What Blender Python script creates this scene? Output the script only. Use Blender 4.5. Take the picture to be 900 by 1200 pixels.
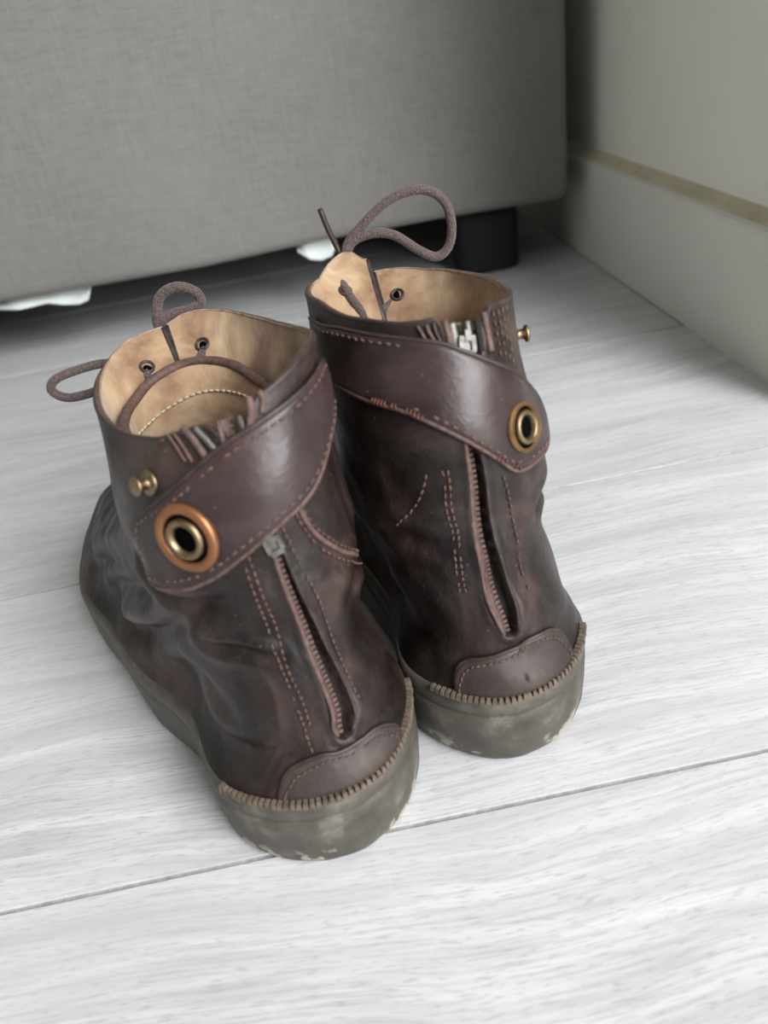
import bpy, bmesh, math, random
import numpy as np
from mathutils import Vector, Matrix

for o in list(bpy.data.objects):
    bpy.data.objects.remove(o)
scene = bpy.context.scene
COL = scene.collection
random.seed(4)
RNG = np.random.default_rng(4)
PI = math.pi

# ------------------------------------------------------------------ camera, light, exposure
cam_data = bpy.data.cameras.new('camera')
cam = bpy.data.objects.new('camera', cam_data)
COL.objects.link(cam)
scene.camera = cam
cam_data.sensor_fit = 'VERTICAL'
cam_data.sensor_height = 36.0
cam_data.sensor_width = 27.0
cam_data.lens = 27.0
cam_data.clip_start = 0.01
cam_data.dof.use_dof = True
cam_data.dof.focus_distance = 0.36
cam_data.dof.aperture_fstop = 8.0


def camera_axes(pitch, roll, yaw):
    p, r, y = map(math.radians, (pitch, roll, yaw))
    fwd = Vector((0, math.cos(p), -math.sin(p)))
    right = Vector((1, 0, 0))
    up = right.cross(fwd)
    r2 = math.cos(r) * right - math.sin(r) * up
    u2 = math.sin(r) * right + math.cos(r) * up
    M = Matrix.Rotation(y, 3, 'Z')
    return M @ r2, M @ u2, M @ fwd


R_, U_, F_ = camera_axes(32.5, 10.25, -2.0)
m = Matrix((R_, U_, -F_)).transposed().to_4x4()
m.translation = (0, 0, 0.27)
cam.matrix_world = m

world = bpy.data.worlds.new('world')
scene.world = world
world.use_nodes = True
bg = world.node_tree.nodes['Background']
bg.inputs[0].default_value = (1.0, 0.98, 0.95, 1)
bg.inputs[1].default_value = 0.05


def area(name, loc, target, sx, sy, power, color):
    d = bpy.data.lights.new(name, 'AREA')
    d.shape = 'RECTANGLE'
    d.size = sx
    d.size_y = sy
    d.energy = power
    d.color = color
    o = bpy.data.objects.new(name, d)
    COL.objects.link(o)
    o.location = loc
    o.rotation_euler = (Vector(target) - Vector(loc)).to_track_quat('-Z', 'Y').to_euler()
    return o


# daylight from a window beyond the end of the right-hand wall, behind the photographer
area('window_daylight', (1.45, -1.08, 1.20), (0.0, -0.30, 0.55), 2.2, 1.9, 84, (0.985, 0.995, 1.0))

scene.view_settings.view_transform = 'Standard'
scene.view_settings.look = 'None'
scene.view_settings.gamma = 1.0
scene.view_settings.use_curve_mapping = False
scene.view_settings.exposure = 1.83


# ------------------------------------------------------------------ node helpers
class NT:
    def __init__(self, name):
        self.m = bpy.data.materials.new(name)
        self.m.use_nodes = True
        self.t = self.m.node_tree
        self.b = self.t.nodes['Principled BSDF']

    def n(self, typ, **kw):
        nd = self.t.nodes.new(typ)
        for k, v in kw.items():
            if k.startswith('i_'):
                key = k[2:].replace('_', ' ')
                nd.inputs[key].default_value = v
            else:
                setattr(nd, k, v)
        return nd

    def l(self, a, b):
        self.t.links.new(a, b)

    def coords(self, scale=(1, 1, 1), kind='Object', rot=(0, 0, 0)):
        tc = self.n('ShaderNodeTexCoord')
        mp = self.n('ShaderNodeMapping')
        mp.inputs['Scale'].default_value = scale
        mp.inputs['Rotation'].default_value = rot
        self.l(tc.outputs[kind], mp.inputs[0])
        return mp.outputs[0]

    def noise(self, vec, scale, detail=4, rough=0.55, dist=0.0):
        nd = self.n('ShaderNodeTexNoise')
        nd.inputs['Scale'].default_value = scale
        nd.inputs['Detail'].default_value = detail
        nd.inputs['Roughness'].default_value = rough
        nd.inputs['Distortion'].default_value = dist
        if vec is not None:
            self.l(vec, nd.inputs['Vector'])
        return nd.outputs['Fac']

    def ramp(self, fac, stops, interp='LINEAR'):
        r = self.n('ShaderNodeValToRGB')
        cr = r.color_ramp
        cr.interpolation = interp
        while len(cr.elements) < len(stops):
            cr.elements.new(0.5)
        for e, (p, c) in zip(cr.elements, stops):
            e.position = p
            e.color = tuple(c) + (1,) if len(c) == 3 else c
        self.l(fac, r.inputs[0])
        return r.outputs[0]

    def mix(self, fac, a, b, mode='MIX'):
        mx = self.n('ShaderNodeMix', data_type='RGBA', blend_type=mode)
        for sock, v in ((mx.inputs[0], fac), (mx.inputs[6], a), (mx.inputs[7], b)):
            if isinstance(v, (int, float)):
                sock.default_value = v
            elif isinstance(v, tuple):
                sock.default_value = v + (1,) if len(v) == 3 else v
            else:
                self.l(v, sock)
        return mx.outputs[2]

    def math(self, op, a, b=0.0):
        nd = self.n('ShaderNodeMath', operation=op)
        for s, v in ((nd.inputs[0], a), (nd.inputs[1], b)):
            if isinstance(v, (int, float)):
                s.default_value = v
            else:
                self.l(v, s)
        return nd.outputs[0]

    def bump(self, h, strength=0.3, dist=0.001, prev=None):
        b = self.n('ShaderNodeBump')
        b.inputs['Strength'].default_value = strength
        b.inputs['Distance'].default_value = dist
        self.l(h, b.inputs['Height'])
        if prev is not None:
            self.l(prev, b.inputs['Normal'])
        return b.outputs[0]

    def out(self, color=None, rough=None, normal=None, **kw):
        for name, v in (('Base Color', color), ('Roughness', rough), ('Normal', normal)):
            if v is None:
                continue
            s = self.b.inputs[name]
            if isinstance(v, (int, float)):
                s.default_value = v
            elif isinstance(v, tuple):
                s.default_value = v + (1,)
            else:
                self.l(v, s)
        for k, v in kw.items():
            self.b.inputs[k.replace('_', ' ')].default_value = v
        return self.m


def leather(name, c0, c1, c2, r0, r1, wear=0.5, grain=1.0):
    a = NT(name)
    v = a.coords()
    big = a.noise(v, 19, 5, 0.62, 0.8)
    col = a.ramp(big, [(0.36, c0), (0.5, c1), (0.66, c2)])
    # pale rubbed haze and reddish scuffs
    haze = a.ramp(a.noise(v, 60, 6, 0.65, 1.5), [(0.55, (0, 0, 0)), (0.8, (wear, wear, wear))])
    col = a.mix(haze, col, (0.10, 0.075, 0.070))
    sc = a.coords((1, 1, 0.25))
    scr = a.ramp(a.noise(sc, 420, 3, 0.7), [(0.70, (0, 0, 0)), (0.76, (0.5, 0.5, 0.5))])
    col = a.mix(scr, col, (0.09, 0.045, 0.032))
    # dust near the ground and white specks
    spk = a.ramp(a.noise(v, 900, 1, 0.5), [(0.79, (0, 0, 0)), (0.82, (0.6, 0.6, 0.6))])
    col = a.mix(spk, col, (0.45, 0.42, 0.40))
    rg = a.ramp(a.noise(v, 45, 4, 0.6), [(0.3, (r0,) * 3), (0.75, (r1,) * 3)])
    vor = a.n('ShaderNodeTexVoronoi', feature='DISTANCE_TO_EDGE')
    vor.inputs['Scale'].default_value = 900
    a.l(v, vor.inputs['Vector'])
    h1 = a.bump(vor.outputs['Distance'], 0.12 * grain, 0.0003)
    h2 = a.bump(a.noise(v, 160, 6, 0.65, 0.8), 0.35 * grain, 0.0012, h1)
    return a.out(col, rg, h2, Specular_IOR_Level=0.36)


M = {}
M['leather'] = leather('brown_leather', (0.0048, 0.0037, 0.0031), (0.018, 0.0110, 0.0094), (0.058, 0.0355, 0.030), 0.34, 0.54, 0.2, 1.3)
M['strap'] = leather('strap_leather', (0.019, 0.0120, 0.0118), (0.033, 0.0205, 0.0205), (0.054, 0.034, 0.033), 0.26, 0.44, 0.15, 0.7)
M['counter'] = leather('counter_leather', (0.022, 0.015, 0.013), (0.042, 0.030, 0.026), (0.085, 0.065, 0.054), 0.45, 0.65, 0.3)


def simple(name, color, rough, metal=0.0, var=0.25, scale=300, bump=0.2):
    a = NT(name)
    v = a.coords()
    nz = a.noise(v, scale, 4, 0.6)
    lo = tuple(c * (1 - var) for c in color)
    hi = tuple(min(1, c * (1 + var)) for c in color)
    col = a.ramp(nz, [(0.3, lo), (0.7, hi)])
    return a.out(col, rough, a.bump(nz, bump, 0.0004), Metallic=metal)


M['edge'] = simple('worn_leather_edge', (0.085, 0.048, 0.038), 0.7, var=0.5, scale=500)
M['raw_edge'] = simple('pale_raw_edge', (0.26, 0.19, 0.14), 0.75, var=0.4, scale=300)
M['rim'] = simple('dark_rim_binding', (0.030, 0.019, 0.017), 0.5, var=0.5, scale=250)
M['thread'] = simple('rust_brown_thread', (0.105, 0.055, 0.040), 0.8, var=0.4, scale=700)
M['cream_thread'] = simple('cream_thread', (0.42, 0.34, 0.25), 0.8, var=0.3, scale=500)
M['thread_red'] = simple('frayed_rust_thread', (0.13, 0.042, 0.024), 0.8, var=0.4, scale=700)
M['welt_thread'] = simple('tan_welt_cord', (0.105, 0.077, 0.055), 0.85, var=0.45, scale=260)
M['brass'] = simple('aged_brass', (0.25, 0.185, 0.112), 0.45, 1.0, var=0.25, scale=200)
M['copper'] = simple('orange_copper', (0.27, 0.118, 0.052), 0.42, 0.65, var=0.2, scale=120)
M['steel'] = simple('dull_zip_metal', (0.15, 0.145, 0.13), 0.5, 0.7, var=0.3, scale=400)
M['slider'] = simple('tarnished_slider', (0.12, 0.115, 0.105), 0.5, 0.6, var=0.4, scale=400)
M['hole_shade'] = simple('hole_shade_black', (0.003, 0.003, 0.003), 1.0, var=0.1)  # flat black standing in for the shade inside holes and gaps
M['hole_shade'].node_tree.nodes['Principled BSDF'].inputs['Specular IOR Level'].default_value = 0.0
M['golden'] = simple('golden_brown_metal', (0.26, 0.150, 0.062), 0.42, 0.7, var=0.25, scale=150)
M['tape'] = simple('dark_zip_tape', (0.006, 0.0045, 0.0045), 0.9, var=0.3, scale=900)
M['piping'] = simple('pinkish_zip_edge', (0.095, 0.055, 0.048), 0.75, var=0.45, scale=450)
M['black_plastic'] = simple('black_foot', (0.005, 0.0055, 0.005), 0.8, var=0.2)

# zip groove floor: dark brown
a = NT('lining_suede')
v = a.coords()
n1 = a.noise(v, 35, 5, 0.6, 0.8)
col = a.ramp(n1, [(0.28, (0.15, 0.075, 0.035)), (0.45, (0.32, 0.205, 0.115)), (0.65, (0.47, 0.345, 0.215))])
n2 = a.noise(v, 24, 4, 0.55)
col = a.mix(a.ramp(n2, [(0.48, (0, 0, 0)), (0.64, (0.8, 0.8, 0.8))]), col, (0.12, 0.048, 0.022))
n3 = a.noise(v, 500, 4, 0.6)
col = a.mix(0.12, col, n3, 'OVERLAY')
M['lining'] = a.out(col, 0.75, a.bump(n3, 0.25, 0.0006), Sheen_Weight=0.25)

a = NT('rubber_sole')
v = a.coords()
n1 = a.noise(v, 60, 6, 0.65)
col = a.ramp(n1, [(0.3, (0.034, 0.030, 0.025)), (0.52, (0.072, 0.064, 0.052)), (0.74, (0.18, 0.165, 0.135))])
sp = a.noise(v, 95, 3, 0.55, 0.3)
sep = a.n('ShaderNodeSeparateXYZ')
tc = a.n('ShaderNodeTexCoord')
a.l(tc.outputs['Object'], sep.inputs[0])
low = a.ramp(sep.outputs[2], [(0.004, (1, 1, 1)), (0.012, (0, 0, 0))])
spots = a.mix(1.0, a.ramp(sp, [(0.57, (0, 0, 0)), (0.62, (1, 1, 1))]), low, 'MULTIPLY')
col = a.mix(spots, col, (0.38, 0.34, 0.28))
M['rubber'] = a.out(col, a.ramp(n1, [(0.3, (0.45,) * 3), (0.7, (0.75,) * 3)]), a.bump(n1, 0.35, 0.0012))

a = NT('round_cord')
v = a.coords()
wv = a.noise(v, 1100, 2, 0.5)
vor = a.n('ShaderNodeTexVoronoi')
vor.inputs['Scale'].default_value = 1100
a.l(v, vor.inputs['Vector'])
col = a.ramp(wv, [(0.3, (0.034, 0.022, 0.020)), (0.7, (0.10, 0.066, 0.060))])
M['lace'] = a.out(col, 0.8, a.bump(vor.outputs['Distance'], 0.7, 0.0006), Sheen_Weight=0.2)

# pale grey oak laminate
a = NT('pale_grey_laminate')
tc = a.n('ShaderNodeTexCoord')
oi = a.n('ShaderNodeObjectInfo')
cmb = a.n('ShaderNodeCombineXYZ')
a.l(a.math('MULTIPLY', oi.outputs['Random'], 7.0), cmb.inputs[0])
a.l(a.math('MULTIPLY', oi.outputs['Random'], 3.0), cmb.inputs[1])
add = a.n('ShaderNodeVectorMath', operation='ADD')
a.l(tc.outputs['Object'], add.inputs[0])
a.l(cmb.outputs[0], add.inputs[1])
mp = a.n('ShaderNodeMapping')
mp.inputs['Scale'].default_value = (1.0, 1.0, 1.0)
a.l(add.outputs[0], mp.inputs[0])
# slow bending of the grain
wob = a.n('ShaderNodeTexNoise')
wob.inputs['Scale'].default_value = 4.5
wob.inputs['Detail'].default_value = 2
a.l(mp.outputs[0], wob.inputs['Vector'])
wsub = a.math('MULTIPLY', a.math('SUBTRACT', wob.outputs['Fac'], 0.5), 0.05)
c2 = a.n('ShaderNodeCombineXYZ')
a.l(wsub, c2.inputs[1])
add2 = a.n('ShaderNodeVectorMath', operation='ADD')
a.l(mp.outputs[0], add2.inputs[0])
a.l(c2.outputs[0], add2.inputs[1])


def stretched(sx, sy, scale, detail, rough):
    mm = a.n('ShaderNodeMapping')
    mm.inputs['Scale'].default_value = (sx, sy, 1)
    a.l(add2.outputs[0], mm.inputs[0])
    return a.noise(mm.outputs[0], scale, detail, rough)


g1 = stretched(1.2, 16, 5, 5, 0.6)
g2 = stretched(4, 110, 5, 4, 0.6)
g3 = stretched(30, 260, 4, 3, 0.6)
g4 = stretched(0.8, 5, 3, 2, 0.5)
wa = a.n('ShaderNodeTexWave', wave_type='BANDS', bands_direction='Y')
wm = a.n('ShaderNodeMapping')
wm.inputs['Scale'].default_value = (0.16, 1.0, 1.0)
a.l(add2.outputs[0], wm.inputs[0])
a.l(wm.outputs[0], wa.inputs['Vector'])
wa.inputs['Scale'].default_value = 34
wa.inputs['Distortion'].default_value = 4.5
wa.inputs['Detail'].default_value = 4
wa.inputs['Detail Scale'].default_value = 1.6
wa.inputs['Detail Roughness'].default_value = 0.6
col = a.ramp(g1, [(0.30, (0.42, 0.42, 0.425)), (0.5, (0.535, 0.54, 0.545)), (0.68, (0.63, 0.635, 0.645))])
col = a.mix(a.ramp(wa.outputs['Fac'], [(0.0, (0.25, 0.25, 0.25)), (0.3, (0.0, 0.0, 0.0))]), col, (0.47, 0.465, 0.47))
col = a.mix(a.ramp(g2, [(0.36, (0.6,) * 3), (0.52, (0,) * 3)]), col, (0.37, 0.37, 0.375))
col = a.mix(a.ramp(g3, [(0.34, (0.75,) * 3), (0.45, (0,) * 3)]), col, (0.34, 0.34, 0.345))
col = a.mix(a.ramp(g4, [(0.4, (0,) * 3), (0.7, (0.35,) * 3)]), col, (0.70, 0.705, 0.72))
M['floor'] = a.out(col, a.ramp(g2, [(0.3, (0.5,) * 3), (0.7, (0.38,) * 3)]), a.bump(g3, 0.12, 0.0004))
M['subfloor'] = simple('dark_subfloor', (0.33, 0.325, 0.32), 0.9)

a = NT('wall_paint')
v = a.coords()
n1 = a.noise(v, 6, 3, 0.5)
col = a.ramp(n1, [(0.3, (0.78, 0.775, 0.70)), (0.7, (0.81, 0.805, 0.73))])
M['wall'] = a.out(col, 0.7, a.bump(a.noise(v, 180, 3), 0.08, 0.0006))
a = NT('baseboard_paint')
v = a.coords()
n1 = a.noise(v, 8, 3, 0.5)
col = a.ramp(n1, [(0.3, (0.66, 0.655, 0.60)), (0.7, (0.70, 0.695, 0.64))])
M['base'] = a.out(col, 0.55, a.bump(a.noise(v, 90, 3), 0.05, 0.0006))
M['caulk'] = simple('yellowed_sealant', (0.56, 0.50, 0.36), 0.8, var=0.18, scale=18)
M['far_wall'] = simple('far_wall_low_bounce', (0.07, 0.07, 0.07), 0.8, var=0.03)  # unseen walls, darkened to keep bounced light off the sofa
M['left_wall'] = simple('left_wall_grey_bounce', (0.60, 0.60, 0.56), 0.8, var=0.03)  # unseen wall, grey level set by how much daylight it should bounce
M['ceiling'] = simple('ceiling_grey_low_bounce', (0.30, 0.30, 0.29), 0.8, var=0.03)  # unseen ceiling, greyed to hold back bounced daylight

a = NT('grey_linen')
tc = a.n('ShaderNodeTexCoord')


def thread_noise(sx, sz, sc):
    mm = a.n('ShaderNodeMapping')
    mm.inputs['Scale'].default_value = (sx, sx, sz)
    a.l(tc.outputs['Object'], mm.inputs[0])
    return a.noise(mm.outputs[0], sc, 4, 0.65)


w1 = thread_noise(1, 14, 45)
w2 = thread_noise(14, 1, 45)
w3 = a.noise(tc.outputs['Object'], 5, 3, 0.5)
w = a.math('ADD', a.math('MULTIPLY', w1, 0.5), a.math('MULTIPLY', w2, 0.5))
col = a.ramp(w, [(0.36, (0.120, 0.116, 0.106)), (0.5, (0.170, 0.165, 0.150)), (0.64, (0.23, 0.222, 0.205))])
col = a.mix(0.5, col, a.ramp(w3, [(0.3, (0.145, 0.137, 0.122)), (0.7, (0.185, 0.18, 0.168))]))
M['linen'] = a.out(col, 0.92, a.bump(w, 0.5, 0.0012), Sheen_Weight=0.1)
M['white_scrap'] = simple('white_underlining', (0.62, 0.66, 0.64), 0.7, var=0.08, scale=40)


# ------------------------------------------------------------------ mesh helpers
def put(name, verts, faces, mat, parent=None, smooth=True, kind=None, mats=None, fmat=None):
    me = bpy.data.meshes.new(name)
    verts = np.asarray(verts, dtype=float)
    me.from_pydata(verts.tolist(), [], faces if isinstance(faces, list) else faces.tolist())
    for mm in (mats or [mat]):
        me.materials.append(mm)
    if fmat is not None:
        me.polygons.foreach_set('material_index', fmat)
    if smooth:
        me.polygons.foreach_set('use_smooth', [True] * len(me.polygons))
    me.validate()
    me.update()
    o = bpy.data.objects.new(name, me)
    COL.objects.link(o)
    if parent is not None:
        o.parent = parent
    if kind:
        o['kind'] = kind
    return o


def tag(o, label, cat, group=None):
    o['label'] = label
    o['category'] = cat
    if group:
        o['group'] = group
    return o


def fix_normals(o):
    bm = bmesh.new()
    bm.from_mesh(o.data)
    bmesh.ops.recalc_face_normals(bm, faces=bm.faces)
    bm.to_mesh(o.data)
    bm.free()
    return o


def box(name, lo, hi, mat, parent=None, bevel=0.0, seg=2, smooth=False):
    bm = bmesh.new()
    bmesh.ops.create_cube(bm, size=1)
    lo, hi = Vector(lo), Vector(hi)
    for vv in bm.verts:
        vv.co = Vector([(lo[i] + hi[i]) / 2 + vv.co[i] * (hi[i] - lo[i]) for i in range(3)])
    if bevel:
        bmesh.ops.bevel(bm, geom=bm.edges[:], offset=bevel, segments=seg, profile=0.5, affect='EDGES')
    me = bpy.data.meshes.new(name)
    bm.to_mesh(me)
    bm.free()
    me.materials.append(mat)
    if smooth:
        me.polygons.foreach_set('use_smooth', [True] * len(me.polygons))
    o = bpy.data.objects.new(name, me)
    COL.objects.link(o)
    if parent is not None:
        o.parent = parent
    return o


def grid_faces(nr, nc, closed_c=False, base=0):
    r = np.arange(nr - 1)[:, None]
    c = np.arange(nc if closed_c else nc - 1)[None, :]
    c2 = (c + 1) % nc
    f = np.stack([r * nc + c, r * nc + c2, (r + 1) * nc + c2, (r + 1) * nc + c], -1)
    return f.reshape(-1, 4) + base


def resample(P, n):
    P = np.asarray(P, float)
    d = np.concatenate([[0], np.cumsum(np.linalg.norm(np.diff(P, axis=0), axis=1))])
    t = np.linspace(0, d[-1], n)
    return np.stack([np.interp(t, d, P[:, k]) for k in range(P.shape[1])], 1)


def resample_on(C, n, k=3):
    """even spacing measured on the first k columns only"""
    C = np.asarray(C, float)
    d = np.concatenate([[0], np.cumsum(np.linalg.norm(np.diff(C[:, :k], axis=0), axis=1))])
    t = np.linspace(0, d[-1], n)
    return np.stack([np.interp(t, d, C[:, j]) for j in range(C.shape[1])], 1)


def smooth_curve(P, n, closed=False):
    """Catmull-Rom through the points, then even spacing."""
    P = np.asarray(P, float)
    if closed:
        Q = np.concatenate([P[-1:], P, P[:2]])
    else:
        Q = np.concatenate([[2 * P[0] - P[1]], P, [2 * P[-1] - P[-2]]])
    out = []
    for i in range(1, len(Q) - 2):
        p0, p1, p2, p3 = Q[i - 1:i + 3]
        for t in np.linspace(0, 1, 12, endpoint=False):
            out.append(0.5 * ((2 * p1) + (-p0 + p2) * t + (2 * p0 - 5 * p1 + 4 * p2 - p3) * t * t + (-p0 + 3 * p1 - 3 * p2 + p3) * t ** 3))
    out.append(Q[-2])
    return resample(np.array(out), n)


def tube(name, P, r, mat, parent=None, nseg=10, ends=True, rads=None, kind=None):
    P = np.asarray(P, float)
    n = len(P)
    T = np.gradient(P, axis=0)
    T /= np.linalg.norm(T, axis=1, keepdims=True) + 1e-12
    ref = np.array([0.0, 0, 1]) if abs(T[0][2]) < 0.9 else np.array([1.0, 0, 0])
    N = np.cross(T[0], ref)
    N /= np.linalg.norm(N)
    vs = []
    for i in range(n):
        N = N - T[i] * (N @ T[i])
        N /= np.linalg.norm(N) + 1e-12
        B = np.cross(T[i], N)
        rr = r if rads is None else rads[i]
        a_ = np.linspace(0, 2 * PI, nseg, endpoint=False)
        vs.append(P[i] + rr * (np.cos(a_)[:, None] * N + np.sin(a_)[:, None] * B))
    V = np.concatenate(vs)
    F = grid_faces(n, nseg, True).tolist()
    if ends:
        F.append(list(range(nseg))[::-1])
        F.append([(n - 1) * nseg + k for k in range(nseg)])
    return put(name, V, F, mat, parent, kind=kind)


def frame(nrm, up=(0, 0, 1)):
    n = Vector(nrm).normalized()
    x = Vector(up).cross(n)
    if x.length < 1e-3:
        x = Vector((1, 0, 0))
    x.normalize()
    y = n.cross(x)
    return Matrix((x, y, n)).transposed().to_4x4()


def lathe(name, prof, pos, nrm, mat, parent, nseg=40, closed=False):
    """prof: list of (radius, height along normal)."""
    M4 = frame(nrm)
    M4.translation = Vector(pos)
    vs = []
    for (r, h) in prof:
        for k in range(nseg):
            an = 2 * PI * k / nseg
            vs.append(tuple(M4 @ Vector((r * math.cos(an), r * math.sin(an), h))))
    F = grid_faces(len(prof), nseg, True).tolist()
    if closed:
        F += [[(len(prof) - 1) * nseg + k, (len(prof) - 1) * nseg + (k + 1) % nseg, (k + 1) % nseg, k] for k in range(nseg)]
    else:
        if prof[0][0] > 1e-6:
            F.append(list(range(nseg))[::-1])
        if prof[-1][0] > 1e-6:
            F.append([(len(prof) - 1) * nseg + k for k in range(nseg)])
    return fix_normals(put(name, vs, F, mat, parent))


# ------------------------------------------------------------------ the room
SEAM = 0.1915
PW = 0.2195
WEND = 0.445             # unseen end of the right-hand wall, placed so it shades the sofa's right side
WALL_X = 0.315          # face of the baseboard
floor = box('floor', (-3.3, -2.7, -0.03), (1.6, 1.88, -0.0012), M['subfloor'])
floor['kind'] = 'structure'


def plank(x0, x1, y0, y1):
    g = 0.0013
    b = box('floor_plank', (x0 + g, y0 + g, -0.009), (x1 - g, y1 - g, 0.0), M['floor'], floor, 0.0, 1)
    return b


row = 0
for k in range(-12, 8):
    y0 = SEAM + k * PW
    off = (0.37 * k) % 1.1
    xs = [WALL_X]
    if y0 < WEND:
        xs = [1.5, WALL_X + 0.03 * (k % 3)]
    xs.append(-0.72 - off * 0.45)
    while xs[-1] > -3.1:
        xs.append(xs[-1] - 1.3)
    for a0, a1 in zip(xs[:-1], xs[1:]):
        plank(max(a1, -3.2), a0, y0, y0 + PW)

wall = box('wall_right', (WALL_X + 0.013, WEND, 0.0), (WALL_X + 0.10, 1.80, 2.5), M['wall'])
wall['kind'] = 'structure'
wall2 = box('wall_back', (-3.3, 1.78, 0.0), (1.6, 1.88, 2.5), M['wall'])
wall2['kind'] = 'structure'


def extrude_profile_y(name, prof, y0, y1, mat, parent=None, ny=2):
    vs = []
    for y in np.linspace(y0, y1, ny):
        for (x, z) in prof:
            vs.append((x, y, z))
    n = len(prof)
    F = grid_faces(ny, n, True).tolist()
    F.append(list(range(n)))
    F.append([(ny - 1) * n + k for k in range(n)][::-1])
    return fix_normals(put(name, vs, F, mat, parent, smooth=False))


bh = 0.1055
prof = [(WALL_X + 0.013, 0.0), (WALL_X, 0.0), (WALL_X, bh - 0.006), (WALL_X + 0.0012, bh - 0.002), (WALL_X + 0.004, bh), (WALL_X + 0.013, bh)]
bb = extrude_profile_y('baseboard_right', prof, WEND, 1.78, M['base'])
bb['kind'] = 'structure'
# yellowed bead of sealant along the top of the baseboard
prof = [(WALL_X + 0.013, bh - 0.001), (WALL_X + 0.0045, bh - 0.0002), (WALL_X + 0.0055, bh + 0.0022), (WALL_X + 0.009, bh + 0.0045), (WALL_X + 0.013, bh + 0.009)]
tr = extrude_profile_y('trim_1', prof, WEND, 1.78, M['caulk'])
tr['kind'] = 'structure'
wl = box('wall_left', (-3.3, -2.6, 0.0), (-3.2, 2.3, 2.5), M['left_wall'])
wl['kind'] = 'structure'
wf = box('wall_front', (-3.3, -2.7, 0.0), (1.6, -2.6, 2.5), M['far_wall'])
wf['kind'] = 'structure'
wr = box('wall_far_right', (1.5, -2.6, 0.0), (1.6, 1.88, 2.5), M['far_wall'])
wr['kind'] = 'structure'
# ceiling far above (bounces daylight)
ce = box('ceiling', (-3.3, -2.7, 2.5), (1.6, 1.88, 2.6), M['ceiling'])
ce['kind'] = 'structure'

# ------------------------------------------------------------------ sofa
sofa = bpy.data.objects.new('sofa', None)
COL.objects.link(sofa)
SX1, SY0, SZ0 = 0.292, 0.86, 0.074
sofa.location = ((SX1 - 1.9) / 2, SY0 + 0.45, 0)
tag(sofa, 'grey linen upholstered sofa with black foot, pushed up beside the wall', 'sofa')


def soft_box(name, lo, hi, mat, parent, r=0.02, wob=0.0, seg=5, sub=14):
    bm = bmesh.new()
    bmesh.ops.create_cube(bm, size=1)
    lo, hi = Vector(lo), Vector(hi)
    for vv in bm.verts:
        vv.co = Vector([(lo[i] + hi[i]) / 2 + vv.co[i] * (hi[i] - lo[i]) for i in range(3)])
    bmesh.ops.bevel(bm, geom=bm.edges[:], offset=r, segments=seg, profile=0.5, affect='EDGES')
    if wob:
        # split the long flat faces so that the cloth can sag a little
        for ax in range(3):
            for k in range(1, sub):
                p = [0, 0, 0]
                p[ax] = lo[ax] + (hi[ax] - lo[ax]) * k / sub
                nn = [0, 0, 0]
                nn[ax] = 1
                bmesh.ops.bisect_plane(bm, geom=bm.verts[:] + bm.edges[:] + bm.faces[:], plane_co=p, plane_no=nn)
        for vv in bm.verts:
            x, y, z = vv.co
            vv.co.y += wob * (math.sin(x * 9 + z * 5) * 0.6 + math.sin(x * 23 + z * 11 + 1) * 0.3)
            if z < lo.z + r * 1.2:
                vv.co.z += wob * 0.7 * math.sin(x * 14 + 0.5)
    me = bpy.data.meshes.new(name)
    bm.to_mesh(me)
    bm.free()
    me.materials.append(mat)
    me.polygons.foreach_set('use_smooth', [True] * len(me.polygons))
    o = bpy.data.objects.new(name, me)
    COL.objects.link(o)
    o.parent = parent
    o.matrix_parent_inverse = Matrix.Translation(-parent.location)
    return o


sofa_w0 = -1.6
soft_box('base', (sofa_w0, SY0, SZ0), (SX1, SY0 + 0.88, 0.40), M['linen'], sofa, 0.012, 0.003)
soft_box('armrest', (SX1 - 0.20, SY0 + 0.02, 0.39), (SX1, SY0 + 0.88, 0.60), M['linen'], sofa, 0.03)
soft_box('armrest', (sofa_w0, SY0 + 0.02, 0.39), (sofa_w0 + 0.20, SY0 + 0.88, 0.60), M['linen'], sofa, 0.03)
soft_box('seat_cushion', (sofa_w0 + 0.21, SY0 + 0.0, 0.395), (-0.66, SY0 + 0.66, 0.52), M['linen'], sofa, 0.035)
soft_box('seat_cushion', (-0.65, SY0 + 0.0, 0.395), (SX1 - 0.21, SY0 + 0.66, 0.52), M['linen'], sofa, 0.035)
soft_box('backrest', (sofa_w0 + 0.2, SY0 + 0.66, 0.39), (SX1 - 0.2, SY0 + 0.88, 0.85), M['linen'], sofa, 0.05)


def sofa_foot(x, y):
    vs, F = [], []
    prof = [(0.90, 0.0), (1.0, 0.003), (1.0, 0.004), (1.0, 0.03), (1.02, 0.055), (1.02, SZ0 + 0.004)]
    n = 28
    for (s, z) in prof:
        for k in range(n):
            an = 2 * PI * k / n
            ca, sa = math.cos(an), math.sin(an)
            e = 0.45
            vs.append((x + 0.036 * s * math.copysign(abs(ca) ** e, ca), y + 0.036 * s * math.copysign(abs(sa) ** e, sa), z))
    F = grid_faces(len(prof), n, True).tolist()
    F.append(list(range(n))[::-1])
    F.append([(len(prof) - 1) * n + k for k in range(n)])
    o = put('foot', vs, F, M['black_plastic'], sofa)
    o.matrix_parent_inverse = Matrix.Translation(-sofa.location)


for fx, fy in ((0.207, 0.925), (sofa_w0 + 0.07, 0.925), (0.207, 1.66), (sofa_w0 + 0.07, 1.66)):
    sofa_foot(fx, fy)


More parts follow.
